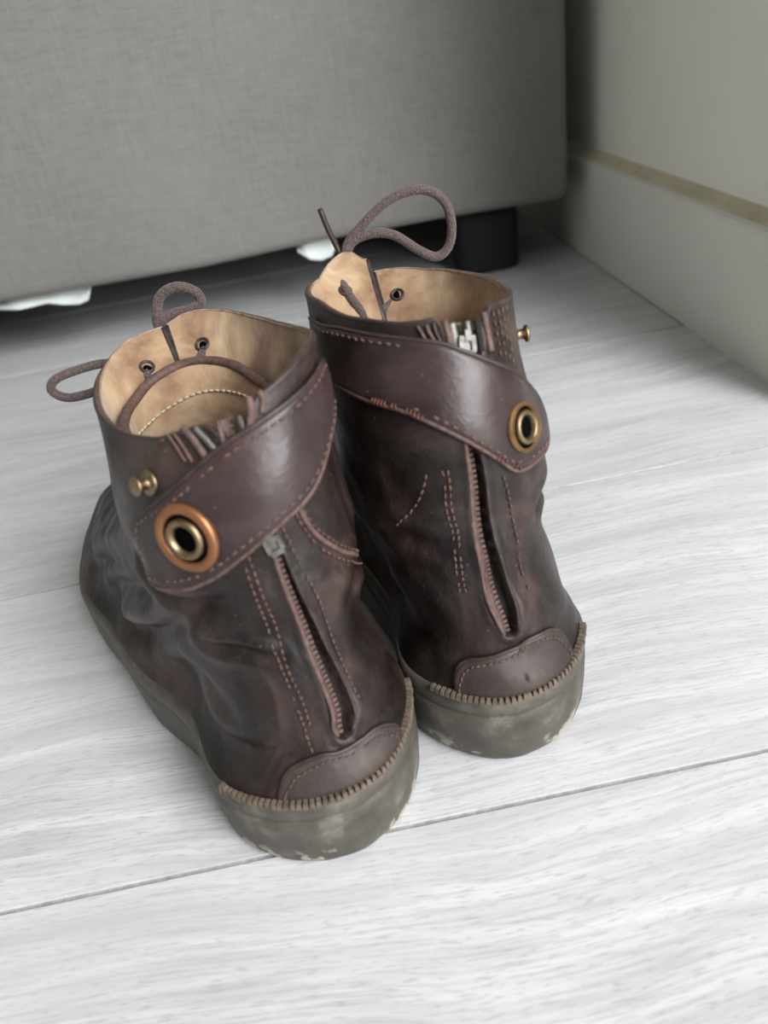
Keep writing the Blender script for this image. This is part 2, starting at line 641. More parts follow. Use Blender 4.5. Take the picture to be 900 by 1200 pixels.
def scrap(pts, label):
    """torn white lining hanging out below the sofa front"""
    pts = np.array(pts)
    n = len(pts)
    vs = []
    for (x, z, dy) in pts:
        vs.append((x, SY0 + 0.004 + dy, SZ0 + 0.012))
    for (x, z, dy) in pts:
        vs.append((x, SY0 + 0.002 + dy * 2, (SZ0 + z) / 2 + 0.002))
    for (x, z, dy) in pts:
        vs.append((x, SY0 - 0.002 + dy, z))
    F = grid_faces(3, n)
    o = put('torn_underlining', vs, F, M['white_scrap'], sofa)
    o.matrix_parent_inverse = Matrix.Translation(-sofa.location)
    md = o.modifiers.new('s', 'SOLIDIFY')
    md.thickness = 0.0012
    o['label'] = label


scrap([(-0.345, 0.068, 0.012), (-0.32, 0.063, 0.012), (-0.29, 0.064, 0.014), (-0.275, 0.060, 0.012), (-0.258, 0.056, 0.016), (-0.246, 0.060, 0.012), (-0.24, 0.072, 0.016)],
      'torn white underlining hanging below the sofa edge')
scrap([(-0.012, 0.068, 0.014), (0.0, 0.058, 0.012), (0.012, 0.054, 0.015), (0.024, 0.057, 0.013), (0.032, 0.068, 0.014)],
      'small torn white underlining behind the right boot')

# ------------------------------------------------------------------ boots
ZK = np.array([.0377, .04, .06, .08, .10, .125, .15, .17])
FS = np.array([0, .1, .25, .4, .55, .7, .85, 1.0])
FL = np.array([0.0659, 0.0599, 0.0387, 0.0423, 0.0436, 0.051, 0.0493, 0.0521])
FM = np.array([0.0624, 0.0616, 0.0342, 0.0307, 0.036, 0.0439, 0.0486, 0.0472])
BL = np.array([1, .95, .75, .35, .1, 0, 0, 0])
ZT = 0.0377
SO = 0.0084


def hermite(x, xp, fp):
    x = np.asarray(x, float)
    mm = np.gradient(fp, xp)
    i = np.clip(np.searchsorted(xp, x) - 1, 0, len(xp) - 2)
    h = xp[i + 1] - xp[i]
    t = (x - xp[i]) / h
    ex = np.maximum(t - 1, 0) * h
    t = np.minimum(t, 1)
    return ex * mm[i + 1] + (2 * t ** 3 - 3 * t ** 2 + 1) * fp[i] + (t ** 3 - 2 * t ** 2 + t) * h * mm[i] + (-2 * t ** 3 + 3 * t ** 2) * fp[i + 1] + (t ** 3 - t ** 2) * h * mm[i + 1]


def sstep(a_, b_, x):
    t = np.clip((x - a_) / (b_ - a_), 0, 1)
    return t * t * (3 - 2 * t)


def poly_dist(X, P, wid=None):
    """distance of points X (N,3) to polyline P (M,3); returns dist, fraction along"""
    best = np.full(len(X), 1e9)
    fr = np.zeros(len(X))
    L = np.concatenate([[0], np.cumsum(np.linalg.norm(np.diff(P, axis=0), axis=1))])
    for i in range(len(P) - 1):
        d = P[i + 1] - P[i]
        t = np.clip(((X - P[i]) @ d) / (d @ d + 1e-15), 0, 1)
        q = np.linalg.norm(X - (P[i] + t[:, None] * d), axis=1)
        m_ = q < best
        best[m_] = q[m_]
        fr[m_] = (L[i] + t[m_] * (L[i + 1] - L[i])) / L[-1]
    return best, fr


class Boot:
    def __init__(s, cfg):
        s.__dict__.update(cfg)
        s.v0 = np.array(s.v0)
        s.v1 = np.array(s.v1)
        s.w = np.array(s.w)
        s.uo = np.array(s.uo)
        s.crease_lines = []
        for pts, depth, wid in s.creases:
            c = smooth_curve(pts, 14)
            s.crease_lines.append((s.base(c[:, 0], c[:, 1]), depth, wid))
        s.root = bpy.data.objects.new('ankle_boot', None)
        COL.objects.link(s.root)
        s.root.location = (s.x, s.y, 0)
        s.root.rotation_euler = (0, 0, s.yaw)
        tag(s.root, s.label, 'boot', None)

    def base(s, T, z, foot_off=0.0):
        T, z = np.broadcast_arrays(np.asarray(T, float), np.asarray(z, float))
        zz = np.maximum(z, ZT)
        h = lambda k: hermite(zz, ZK, getattr(s, k))
        v0, v1, w, uo, bl = h('v0'), h('v1'), h('w'), h('uo'), hermite(zz, ZK, BL)
        q = (1 - np.cos(T)) / 2
        sn = np.sin(T)
        r = np.abs(sn)
        k = np.where(sn > 0, hermite(q, FS, FL), hermite(q, FS, FM)) * r
        foot_off = foot_off + np.where(z > ZT - 1e-6, .0058 * (1 - sstep(ZT, ZT + .016, z)), 0) * (foot_off == 0)
        hw = bl * k + (1 - bl) * w * r ** .9 + foot_off * r ** .8
        hw = hw - s.med * np.exp(-((np.mod(T + PI, 2 * PI) - PI + .75) / .45) ** 2) * (1 - sstep(.045, .085, z))
        u = (np.sign(sn) * hw + uo) * s.side
        v = v0 - foot_off + (v1 - v0 + 2 * foot_off) * q
        return np.stack([u, v, z], -1)

    def normal(s, T, z):
        e = 1e-3
        dT = s.base(T + e, z) - s.base(T - e, z)
        zc = np.maximum(z, ZT + e)
        dz = s.base(T, zc + e) - s.base(T, zc - e)
        n = np.cross(dT, dz) * s.side
        return n / (np.linalg.norm(n, axis=-1, keepdims=True) + 1e-12)

    def at(s, T, z, off=0.0):
        X = s.base(T, z)
        n = s.normal(T, z)
        d = s.disp(X, T, z)
        return X + n * (np.asarray(off) + d)[..., None]

    # soft undulation that everything on the surface follows
    def disp(s, X, T, z):
        X = X + s.seed
        a_ = np.sin(X[..., 0] * 95 + 2 * np.sin(X[..., 2] * 60)) * np.sin(X[..., 2] * 120 + X[..., 1] * 60)
        b_ = np.sin(X[..., 0] * 210 + X[..., 2] * 170 + 1.3) * np.sin(X[..., 1] * 190 - X[..., 2] * 90)
        low = 1 - sstep(.115, .135, z)
        d = (0.0004 + 0.0009 * low) * a_ + (0.0001 + 0.00035 * low) * b_
        d = d * sstep(ZT, ZT + .012, z)
        F = (X - s.seed).reshape(-1, 3)
        D = np.zeros(len(F))
        for P, depth, wid in s.crease_lines:
            q, fr = poly_dist(F, P)
            fade = np.sin(np.clip(fr, 0.02, .98) * PI) ** .5
            D += -depth * np.exp(-(q / wid) ** 2) * fade + depth * .45 * np.exp(-((q - 2.2 * wid) / (1.1 * wid)) ** 2) * fade
        return d + D.reshape(d.shape)

    def ztop(s, T):
        p = np.array(s.rim)
        Tn = np.mod(T - s.seam, 2 * PI)
        pt = np.mod(p[:, 0] - s.seam, 2 * PI)
        i = np.argsort(pt)
        return np.interp(Tn, pt[i], p[i, 1])

    def cols(s, n):
        # seam is the slit at the front of the collar; columns dense at the back
        e = 1e-4
        return np.linspace(s.seam + e, s.seam + 2 * PI - e, n)

    def gap(s, z):
        return s.gapw * sstep(s.gapz - .004, s.gapz + .02, z)

    def surface_grid(s, nT, nz, off, z0=None, detail=True):
        T0 = s.cols(nT)[None, :]
        top = s.ztop(T0)
        r = np.linspace(0, 1, nz)[:, None]
        zb = ZT if z0 is None else z0
        z = zb + (top - zb) * r
        T = np.broadcast_to(T0, z.shape)
        # open the slit at the front
        g = s.gap(z)
        k = (T - (s.seam + PI)) / PI
        T = s.seam + PI + (T - s.seam - PI) * (1 - g / PI * np.abs(k) ** 6)
        if off is None:      # the lining sinks away from the leather below the rim
            off = -.0026 - .0058 * (1 - sstep(.116, .134, z))
            zp = np.array(smooth_curve(s.zip, 30))
            tc_ = np.interp(z, zp[::-1, 1], zp[::-1, 0])
            dd = (np.mod(T - tc_ + PI, 2 * PI) - PI)
            off = off - .0052 * np.exp(-(dd / .22) ** 2) * sstep(0, .02, top - z + .006)
        X = s.at(T, z, off)
        if detail:
            n = s.normal(T, z)
            F = X.reshape(-1, 3)
            D = np.zeros(len(F))
            # the open zip
            c = smooth_curve(s.zip, 30)
            P = s.at(c[:, 0], c[:, 1])
            d, fr = poly_dist(F, P)
            hw = np.interp(fr, s.zipw[0], s.zipw[1])
            D += -0.0052 * (1 - sstep(hw * .65, hw, d)) + .0006 * np.exp(-((d - hw * 1.5) / .0015) ** 2)
            s.zipmask = (d < hw * .8)
            X = X + n * D.reshape(z.shape)[..., None]
        X = s.flap(X, T, z)
        return T, z, X

    def flap(s, X, T, z):
        """curl of the front edges of the collar"""
        X = X.copy()
        k = np.mod(T - s.seam, 2 * PI)
        for sgn, (ang, inw, fwd) in s.curl.items():
            kk = k if sgn > 0 else 2 * PI - k
            m_ = (1 - sstep(0, ang, kk)) * sstep(s.gapz, s.gapz + .02, z)
            X[..., 1] += -inw * m_
            X[..., 0] += fwd * m_
        return X

    # ---- pieces laid on the surface
    def sheet(s, name, A, B, off, thick, mat, parent=None, n=70, mrow=14, pin=0.0):
        A = smooth_curve(A, n)
        B = smooth_curve(B, n)
        t = np.linspace(0, 1, mrow)[:, None, None]
        g = A[None] * (1 - t) + B[None] * t
        T, z = g[..., 0], g[..., 1]
        top = s.at(T, z, off + thick)
        # softened border
        i = np.arange(n)
        j = np.arange(mrow)
        e = np.minimum(np.minimum(i, n - 1 - i)[None, :], np.minimum(j, mrow - 1 - j)[:, None])
        top = s.at(T, z, off + thick * np.where(e == 0, .55, 1.0))
        bot = s.at(T, z, np.full(T.shape, off - .0006))
        V = np.concatenate([top.reshape(-1, 3), bot.reshape(-1, 3)])
        N = n * mrow
        F = grid_faces(mrow, n).tolist() + (grid_faces(mrow, n) + N)[:, ::-1].tolist()
        bd = [k for k in range(n)] + [r * n + n - 1 for r in range(1, mrow)] + [(mrow - 1) * n + k for k in range(n - 2, -1, -1)] + [r * n for r in range(mrow - 2, 0, -1)]
        for k in range(len(bd)):
            a0, a1 = bd[k], bd[(k + 1) % len(bd)]
            F.append([a1, a0, a0 + N, a1 + N])
        o = put(name, V, F, mat, parent or s.root)
        return fix_normals(o)

    def ribbon(s, name, pts, wid, off, thick, mat, parent=None, n=60, extra=None):
        c = smooth_curve(pts, n)
        P = s.at(c[:, 0], c[:, 1], off)
        N = s.normal(c[:, 0], c[:, 1])
        tg = np.gradient(P, axis=0)
        tg /= np.linalg.norm(tg, axis=1, keepdims=True)
        W = np.cross(tg, N)
        wv = np.full(n, wid) if np.isscalar(wid) else np.interp(np.linspace(0, 1, n), np.linspace(0, 1, len(wid)), wid)
        prof = [(-1, -.3), (-.92, .55), (-.5, 1), (0, 1.08), (.5, 1), (.92, .55), (1, -.3)]
        vs = np.stack([P + W * (wv * a_)[:, None] + N * (thick * b_) for a_, b_ in prof], 1)
        F = grid_faces(n, len(prof), True).tolist()
        F.append(list(range(len(prof))))
        F.append([(n - 1) * len(prof) + k for k in range(len(prof))])
        return fix_normals(put(name, vs.reshape(-1, 3), F, mat, parent or s.root))

    def stitches(s, name, lines, mat, parent=None, step=.0027, ln=.0025, wd=.00042, ht=.0004, off=.0005, cross=False, skip=0.06):
        V, F = [], []
        bx = np.array([(-1, 0, -.4), (-.55, -1, 0), (-.55, 1, 0), (-.5, 0, 1), (.55, -1, 0), (.55, 1, 0), (.5, 0, 1), (1, 0, -.4)])
        bf = [(0, 1, 3), (0, 3, 2), (1, 4, 6, 3), (3, 6, 5, 2), (4, 7, 6), (6, 7, 5), (0, 2, 5, 7), (0, 7, 4, 1)]
        for pts in lines:
            c = smooth_curve(pts, 60)
            P = s.at(c[:, 0], c[:, 1], off)
            L = np.linalg.norm(np.diff(P, axis=0), axis=1).sum()
            n = max(3, int(L / step))
            c = resample_on(np.concatenate([P, c], 1), n)
            Tz = c[:, 3:5]
            P = s.at(Tz[:, 0], Tz[:, 1], off)
            N = s.normal(Tz[:, 0], Tz[:, 1])
            tg = np.gradient(P, axis=0)
            tg /= np.linalg.norm(tg, axis=1, keepdims=True)
            W = np.cross(tg, N)
            if cross:
                tg, W = W, tg
            for i in range(n):
                if RNG.random() < skip:
                    continue
                tw = RNG.normal(0, .12)
                a_ = tg[i] + W[i] * tw
                b_ = W[i] - tg[i] * tw
                k = len(V)
                sc = RNG.uniform(.85, 1.15)
                for q in bx:
                    V.append(P[i] + a_ * q[0] * ln / 2 * sc + b_ * q[1] * wd * sc + N[i] * q[2] * ht)
                F += [[k + e for e in f] for f in bf]
        return fix_normals(put(name, V, F, mat, parent or s.root, kind='stuff'))

    def build(s):
        root = s.root
        NTc, NZ = 460, 250
        T, z, X = s.surface_grid(NTc, NZ, 0.0)
        F = grid_faces(NZ, NTc)
        zm = s.zipmask.reshape(NZ, NTc)
        fm = (zm[:-1, :-1] & zm[1:, 1:]).reshape(-1).astype(int)
        # close the front where there is no slit: the two seam columns coincide
        if s.side < 0:
            pass
        up = put('upper', X.reshape(-1, 3), F, None, root, mats=[M['leather'], M['tape']], fmat=fm)
        # lining: inner skin down to the insole
        NL = 110
        Ti, zi, Xi = s.surface_grid(NTc, NL, None, z0=0.062, detail=False)
        rim_off = np.zeros(NTc)
        lin = put('lining', Xi.reshape(-1, 3), grid_faces(NL, NTc)[:, ::-1], M['lining'], root)
        # rolled rim joining upper and lining
        P = (X[-1] + Xi[-1]) / 2
        out_ = X[-1] - Xi[-1]
        wl = np.linalg.norm(out_, axis=1, keepdims=True)
        out_ = out_ / np.maximum(wl, 1e-4)
        hw = np.minimum(wl / 2, .0022) + .0003
        a_ = np.linspace(-0.5, PI + .5, 8)
        V = np.stack([P + out_ * np.cos(t) * hw + np.array([0, 0, 1]) * (np.sin(t) * .0013 - .0002) for t in a_], 0)
        fmr = []
        Fr = grid_faces(8, NTc)
        for i in range(7):
            fmr += [0 if i < 3 else (1 if i < 5 else 2)] * (NTc - 1)
        put('collar_rim', V.reshape(-1, 3), Fr, None, root, mats=[M['rim'], M['edge'], M['raw_edge']], fmat=fmr)
        # edges of the slit at the front
        for col_, nm in ((0, 'slit_edge'), (-1, 'slit_edge')):
            zz = np.linspace(s.gapz - .004, z[-1, col_], 24)
            A = np.stack([np.interp(zz, z[:, col_], X[:, col_, k]) for k in range(3)], 1)
            B = np.stack([np.interp(zz, zi[:, col_], Xi[:, col_, k]) for k in range(3)], 1)
            tube(nm, (A + B) / 2, .0015, M['rim'], root, 8)
        # cream stitching just inside the rim
        # ---- insole
        Tn = np.linspace(-PI, PI, 120, endpoint=False)
        A = s.base(Tn, np.full(120, .064))
        c = A.mean(0)
        A = c + (A - c) * .90
        V = np.concatenate([A, [c]])
        put('insole', V, [[k, (k + 1) % 120, 120] for k in range(120)], M['lining'], root)
        # ---- sole
        prof = [(.0, SO - .004), (.0012, SO - .0024), (.004, SO - .0010), (.012, SO - .0002), (.022, SO), (.0285, SO + .0001), (.0292, SO - .0007), (.0300, SO + .0002), (.034, SO + .0001), (.0362, SO - .0005), (ZT, SO - .0022), (ZT + .0004, SO - .005), (ZT, -.002)]
        Tn = np.linspace(-PI, PI, 300, endpoint=False)
        rings = []
        for zz, oo in prof:
            A = s.base(Tn, np.full(300, ZT), foot_off=oo)
            A[:, 2] = zz
            nz = np.sin(A[:, 0] * 330 + zz * 200) * np.sin(A[:, 1] * 260) * .00025
            rings.append(A + nz[:, None] * np.array([0, -1, 0]))
        V = np.concatenate(rings)
        F = grid_faces(len(prof), 300, True).tolist()
        F.append(list(range(300))[::-1])
        F.append([(len(prof) - 1) * 300 + k for k in range(300)])
        fix_normals(put('sole', V, F, M['rubber'], root))
        # ---- welt cord round the heel: one rib after another
        V, F = [], []
        bx = np.array([(sx, sy, sz) for sx in (-1, 1) for sy in (-1, 1) for sz in (-1, 1)], float)
        bf = [(0, 1, 3, 2), (4, 6, 7, 5), (0, 4, 5, 1), (2, 3, 7, 6), (0, 2, 6, 4), (1, 5, 7, 3)]
        Tw = np.linspace(s.cord[0], s.cord[1], 500)
        C = s.base(Tw, np.full(500, ZT), foot_off=SO * .90)
        C = resample(C, int(np.linalg.norm(np.diff(C, axis=0), axis=1).sum() / .0023))
        tg = np.gradient(C, axis=0)
        tg /= np.linalg.norm(tg, axis=1, keepdims=True)
        for i, (p, t_) in enumerate(zip(C, tg)):
            w_ = np.array([t_[1], -t_[0], 0])
            k = len(V)
            sc = RNG.uniform(.85, 1.1)
            for q in bx:
                # taper: rounded top
                tp = .7 if q[2] > 0 else 1
                V.append(p + t_ * q[0] * .00100 * tp + w_ * q[1] * .0017 * tp * sc + np.array([0, 0, ZT - p[2] + .0006 + q[2] * .0012]))
            F += [[k + e for e in f] for f in bf]
        fix_normals(put('welt_cord', V, F, M['welt_thread'], root, kind='stuff', smooth=False))
        # ---- heel patch
        pa = np.array(s.patch)
        bt = np.stack([np.linspace(pa[0, 0], pa[-1, 0], 12), np.full(12, ZT + .0005)], 1)
        hp = s.sheet('heel_patch', pa, bt, 0.0003, .0014, M['counter'], n=60, mrow=12)
        inner = pa.copy()
        inner[:, 1] -= .0022
        inner[:, 0] = inner[:, 0] - np.sign(inner[:, 0] - pa[:, 0].mean()) * .035
        s.stitches('patch_stitching', [inner], M['edge'], hp, off=.0018, step=.0024)
        s.ribbon('patch_edge', pa, .0008, .0006, .0009, M['rim'], hp)
        # ---- zip: lips, teeth, slider
        zc = smooth_curve(s.zip, 60)
        fr = np.linspace(0, 1, 60)
        hw = np.interp(fr, s.zipw[0], s.zipw[1])
        sc = s.side
        P = s.at(zc[:, 0], zc[:, 1])
        tg = np.gradient(P, axis=0)
        tg /= np.linalg.norm(tg, axis=1, keepdims=True)
        N = s.normal(zc[:, 0], zc[:, 1])
        W = np.cross(N, tg)            # sideways in the surface
        # which way is image left?
        if W[30] @ np.array([1, 0, 0]) > 0:
            W = -W                     # W points to local -x
        for sg, nm in ((1, 'zip_edge'), (-1, 'zip_edge')):
            Q = P + W * (sg * (hw + .0004))[:, None] + N * .0002
            tube(nm, Q, .0010, M['piping'] if sg > 0 else M['rim'], root, 8, rads=(.0007 if sg > 0 else .0005) + .0003 * np.sin(fr * 40) ** 2)
        # inner tape with teeth on the left side of the opening
        Q0 = P + W * (hw * .95)[:, None] - N * .0010
        Q1 = P + W * (hw * .25)[:, None] - N * .0030
        V = np.concatenate([Q0, Q1, Q1 - N * .0007, Q0 - N * .0007])
        tp = put('zip_tape', V, grid_faces(4, 60, False), M['piping'], root)
        V, F = [], []
        teeth = resample_on(np.concatenate([Q1, N, tg, W], 1), int(np.linalg.norm(np.diff(Q1, axis=0), axis=1).sum() / .0021))
        for q in teeth:
            p, n_, t_, w_ = q[:3], q[3:6], q[6:9], q[9:12]
            k = len(V)
            for b in bx:
                V.append(p + t_ * b[0] * .0006 - w_ * b[1] * .0009 + n_ * (b[2] * .0006 + .0004))
            F += [[k + e for e in f] for f in bf]
        fix_normals(put('zip_teeth', V, F, M['edge'], tp, kind='stuff', smooth=False))
        s.slider()
        # ---- worn zip ends and torn tapes standing in the notch of the collar
        if s.notch:
            s.sheet('notch_shade', [(a_, b_) for a_, b_ in s.notch['top']], [(a_, b_ - .016) for a_, b_ in s.notch['top']], -.0034, .0012, M['tape'], n=20, mrow=6)  # dark sheet standing in for the black shade of the open notch
            for pts, wd_, off_, mt in s.notch['strips']:
                s.ribbon('torn_tape', pts, wd_, off_, .0009, M[mt], root, n=20)
        # ---- strap
        st = s.sheet('strap', s.strap_top, s.strap_bot, .0012, .0019, M['strap'], n=120, mrow=22)
        L1 = np.array(smooth_curve(s.strap_top, 60))
        L2 = np.array(smooth_curve(s.strap_bot, 60))
        f1, f2 = L1 + (L2 - L1) * .10, L1 + (L2 - L1) * .90
        k0 = 4
        mid0 = (f1[-k0] * .5 + f2[-k0] * .5)
        endc = L1[-1] * .5 + L2[-1] * .5
        tip = endc + (mid0 - endc) * .35
        loop = np.concatenate([f1[2:-k0], [f1[-k0] * .75 + tip * .25], [tip], [f2[-k0] * .75 + tip * .25], f2[2:-k0][::-1]])
        s.stitches('strap_stitching', [loop[::2]] if s.side < 0 else [f1[4:26:2], f2[26:54:2]], M['thread'], st, step=.0034, ln=.0027, wd=.0005, ht=.0004, off=.0032)
        s.ribbon('strap_edge', s.strap_top, .0008, .0022, .0008, M['rim'], st, n=90)
        s.ribbon('strap_edge', s.strap_bot, .0008, .0022, .0008, M['edge'], st, n=90)
        # grommet
        gt, gz = s.grommet
        p = s.at(gt, gz, .0031)
        n_ = s.normal(np.array(gt), np.array(gz))
        ks, kb = s.gsize
        sc_ = lambda pr, k: [(r * k, h) for r, h in pr]
        g = lathe('grommet', [(ks, -.0012), (ks + .0002, 0), (ks - .0003, .0009), (ks - .0012, .0014), (kb + .0012, .0013), (kb + .0006, .0009), (kb + .0003, .0001), (kb - .0002, -.0010)], p, n_, M[s.gmat], st, 56, closed=True)
        g['label'] = s.glabel
        lathe('brass_ring', sc_([(1, -.0006), (.99, .0011), (.92, .0020), (.80, .0023), (.70, .0018), (.64, .0009), (.61, .0003), (.60, -.0010), (.80, -.0010)], kb - .0009), p, n_, M['brass'], g, 48, closed=True)
        lathe('hole_shade', [((kb - .0009) * .66, .0001), ((kb - .0009) * .64, .0003), (.0, .0004)], p, n_, M['hole_shade'], g, 32)  # black disc painted as the shade inside the ring, nothing is cut
        lathe('gap_shade', [(kb + .0006, .0001), (kb - .0010, .0003), (.001, .0003)], p, n_, M['hole_shade'], g, 32)  # black disc for the shade between washer and brass ring
        # ---- stud
        tt, tz = s.stud
        p = s.at(tt, tz, 0)
        n_ = s.normal(np.array(tt), np.array(tz)) + np.array([0, 0, s.studtilt])
        sd = lathe('stud', [(r * .66, h * .52) for r, h in [(.0, -.001), (.0068, -.001), (.0070, .0006), (.0058, .0014), (.0034, .0018), (.0030, .0030), (.0030, .0066), (.0036, .0074), (.0050, .0082), (.0051, .0100), (.0044, .0108), (.0, .0112)]], p, n_, M['brass'], root, 32)
        # ---- seams on the upper
        s.stitches('stitching', s.seams, M['thread'], root, off=.0006)
        if s.frayed:
            s.stitches('frayed_thread', s.frayed, M['thread_red'], root, step=.0014, ln=.0024, wd=.0003, ht=.0005, off=.0032, cross=True, skip=.35)
        for q in s.quarters:
            s.ribbon('quarter_edge', q, .0010, .0001, .0009, M['edge'], root, n=50)
        # lining stitch line just under the rim
        Tq = s.cols(120)[4:-4]
        # ---- front eyelets and laces
        for (et, ez) in s.eyelets:
            p = s.flap(s.at(np.array(et), np.array(ez), -.0026), np.array(et), np.array(ez))
            n_ = s.normal(np.array(et), np.array(ez))
            ey = lathe('eyelet', [(.0033, .0040), (.0034, -.0006), (.0029, -.0010), (.0022, -.0008), (.0021, .0040)], p, n_, M['rim'], root, 24, closed=True)
            lathe('hole_shade', [(.0024, .0), (.0, .0001)], p, -n_, M['hole_shade'], ey, 20)  # black disc in place of the eyelet's shaded opening
        s.tongue()
        s.laces()

    def slider(s):
        tt, tz, nm = s.sliderpos
        p = Vector(s.at(tt, tz, .0014))
        n_ = Vector(s.normal(np.array(tt), np.array(tz)))
        d = s.at(tt + .0, tz - .004) - s.at(tt, tz + .004)
        z_ = smooth_curve(s.zip, 30)
        A = s.at(z_[:, 0], z_[:, 1])
        i = int(np.argmin(np.linalg.norm(A - np.array(p), axis=1)))
        i = min(max(i, 1), 28)
        yv = Vector(A[i - 1] - A[i + 1]).normalized()
        xv = yv.cross(n_).normalized()
        n_ = xv.cross(yv)
        M4 = Matrix((xv, yv, n_)).transposed().to_4x4()
        M4.translation = p
        V, F = [], []
        bx = [(sx, sy, sz) for sx in (-1, 1) for sy in (-1, 1) for sz in (-1, 1)]
        bf = [(0, 1, 3, 2), (4, 6, 7, 5), (0, 4, 5, 1), (2, 3, 7, 6), (0, 2, 6, 4), (1, 5, 7, 3)]

        def bxx(c, h, tap=1.0):
            k = len(V)
            for q in bx:
                f = tap if q[1] < 0 else 1
                V.append(tuple(M4 @ Vector([.74 * e for e in (c[0] + q[0] * h[0] * f, c[1] + q[1] * h[1], c[2] + q[2] * h[2])])))
            F.extend([[k + e for e in f] for f in bf])
        bxx((0, .0035, 0), (.0038, .0012, .0011))
        bxx((0, -.0035, 0), (.0034, .0014, .0011), .8)
        bxx((-.0030, 0, 0), (.0010, .0030, .0011))
        bxx((.0030, 0, 0), (.0010, .0030, .0011))
        bxx((0, 0, -.0010), (.0030, .0040, .0005))
        bxx((0, .0050, .0012), (.0012, .0022, .0007))
        fix_normals(put('zip_slider', V, F, M['slider'], s.root, smooth=False))

    def tongue(s):
        ta = smooth_curve(s.tong, 80)
        rows = 26
        vs, T, Z = [], [], []
        for r in np.linspace(0, 1, rows):
            zz = .060 + (ta[:, 1] - .060) * r
            T.append(ta[:, 0])
            Z.append(zz)
        T, Z = np.array(T), np.array(Z)
        ins = s.tong_in
        ins = -(ins * np.ones_like(T))
        A = s.base(T, Z) + s.normal(T, Z) * ins[..., None]
        A2 = A + s.normal(T, Z) * .0018
        F1 = grid_faces(rows, 80)
        o = put('tongue', np.concatenate([A.reshape(-1, 3), A2.reshape(-1, 3)]), np.concatenate([F1, F1[:, ::-1] + rows * 80]), None, s.root,
                mats=[M['lining'], M['leather']], fmat=[0] * len(F1) + [1] * len(F1))
        e = (A[-1] + A2[-1]) / 2
        tube('tongue_edge', e, .0021, M['edge'], o, 10)
        r_ = int(rows * .9)
        q = resample(A[r_], 46)
        N = s.normal(np.interp(np.linspace(0, 1, 46), np.linspace(0, 1, 80), T[r_]), np.interp(np.linspace(0, 1, 46), np.linspace(0, 1, 80), Z[r_]))
        V, F = [], []
        bf = [(0, 1, 3, 2), (4, 6, 7, 5), (0, 4, 5, 1), (2, 3, 7, 6), (0, 2, 6, 4), (1, 5, 7, 3)]
        for i in range(2, 44):
            t_ = (q[i + 1] - q[i - 1])
            t_ /= np.linalg.norm(t_)
            w_ = np.cross(t_, N[i])
            k = len(V)
            for a_ in (-1, 1):
                for b_ in (-1, 1):
                    for c_ in (-1, 1):
                        V.append(q[i] + t_ * a_ * .0011 + w_ * b_ * .0005 - N[i] * (c_ * .0004 + .0001))
            F += [[k + e_ for e_ in f] for f in bf]
        fix_normals(put('tongue_stitching', V, F, M['cream_thread'], o, kind='stuff'))

    def laces(s):
        inv = (Matrix.Translation(s.root.location) @ Matrix.Rotation(s.yaw, 4, 'Z')).inverted()
        for pts, rad in s.lace_world:
            P = np.array([tuple(inv @ Vector(p)) for p in pts])
            tube('lace', smooth_curve(P, 90), rad, M['lace'], s.root, 10)
        for pts, rad in s.tips:
            P = np.array([tuple(inv @ Vector(p)) for p in pts])
            o = tube('lace_tip', smooth_curve(P, 20), rad, M['rim'], s.root, 8)
        # crossings down the front of the instep
        k = 0
        for zz in (.150, .136, .122, .109, .097):
            Ta = np.linspace(PI - .42, PI + .42, 20) + (.0)
            sl = (.004 if k % 2 else -.004)
            Z = zz + np.linspace(-sl, sl, 20)
            off = np.sin(np.linspace(0, PI, 20)) * .0022 + .0002
            P = s.base(Ta, Z) + s.normal(Ta, Z) * (off + .0008)[:, None]
            tube('lace', P, .0017, M['lace'], s.root, 8)
            for Te in (Ta[0], Ta[-1]):
                p = s.at(Te, zz, .0004)
                lathe('eyelet', [(.0034, -.001), (.0036, .0004), (.0028, .0010), (.0020, .0004), (.0019, -.001)], p, s.normal(np.array(Te), np.array(zz)), M['rim'], s.root, 20, closed=True)
            k += 1


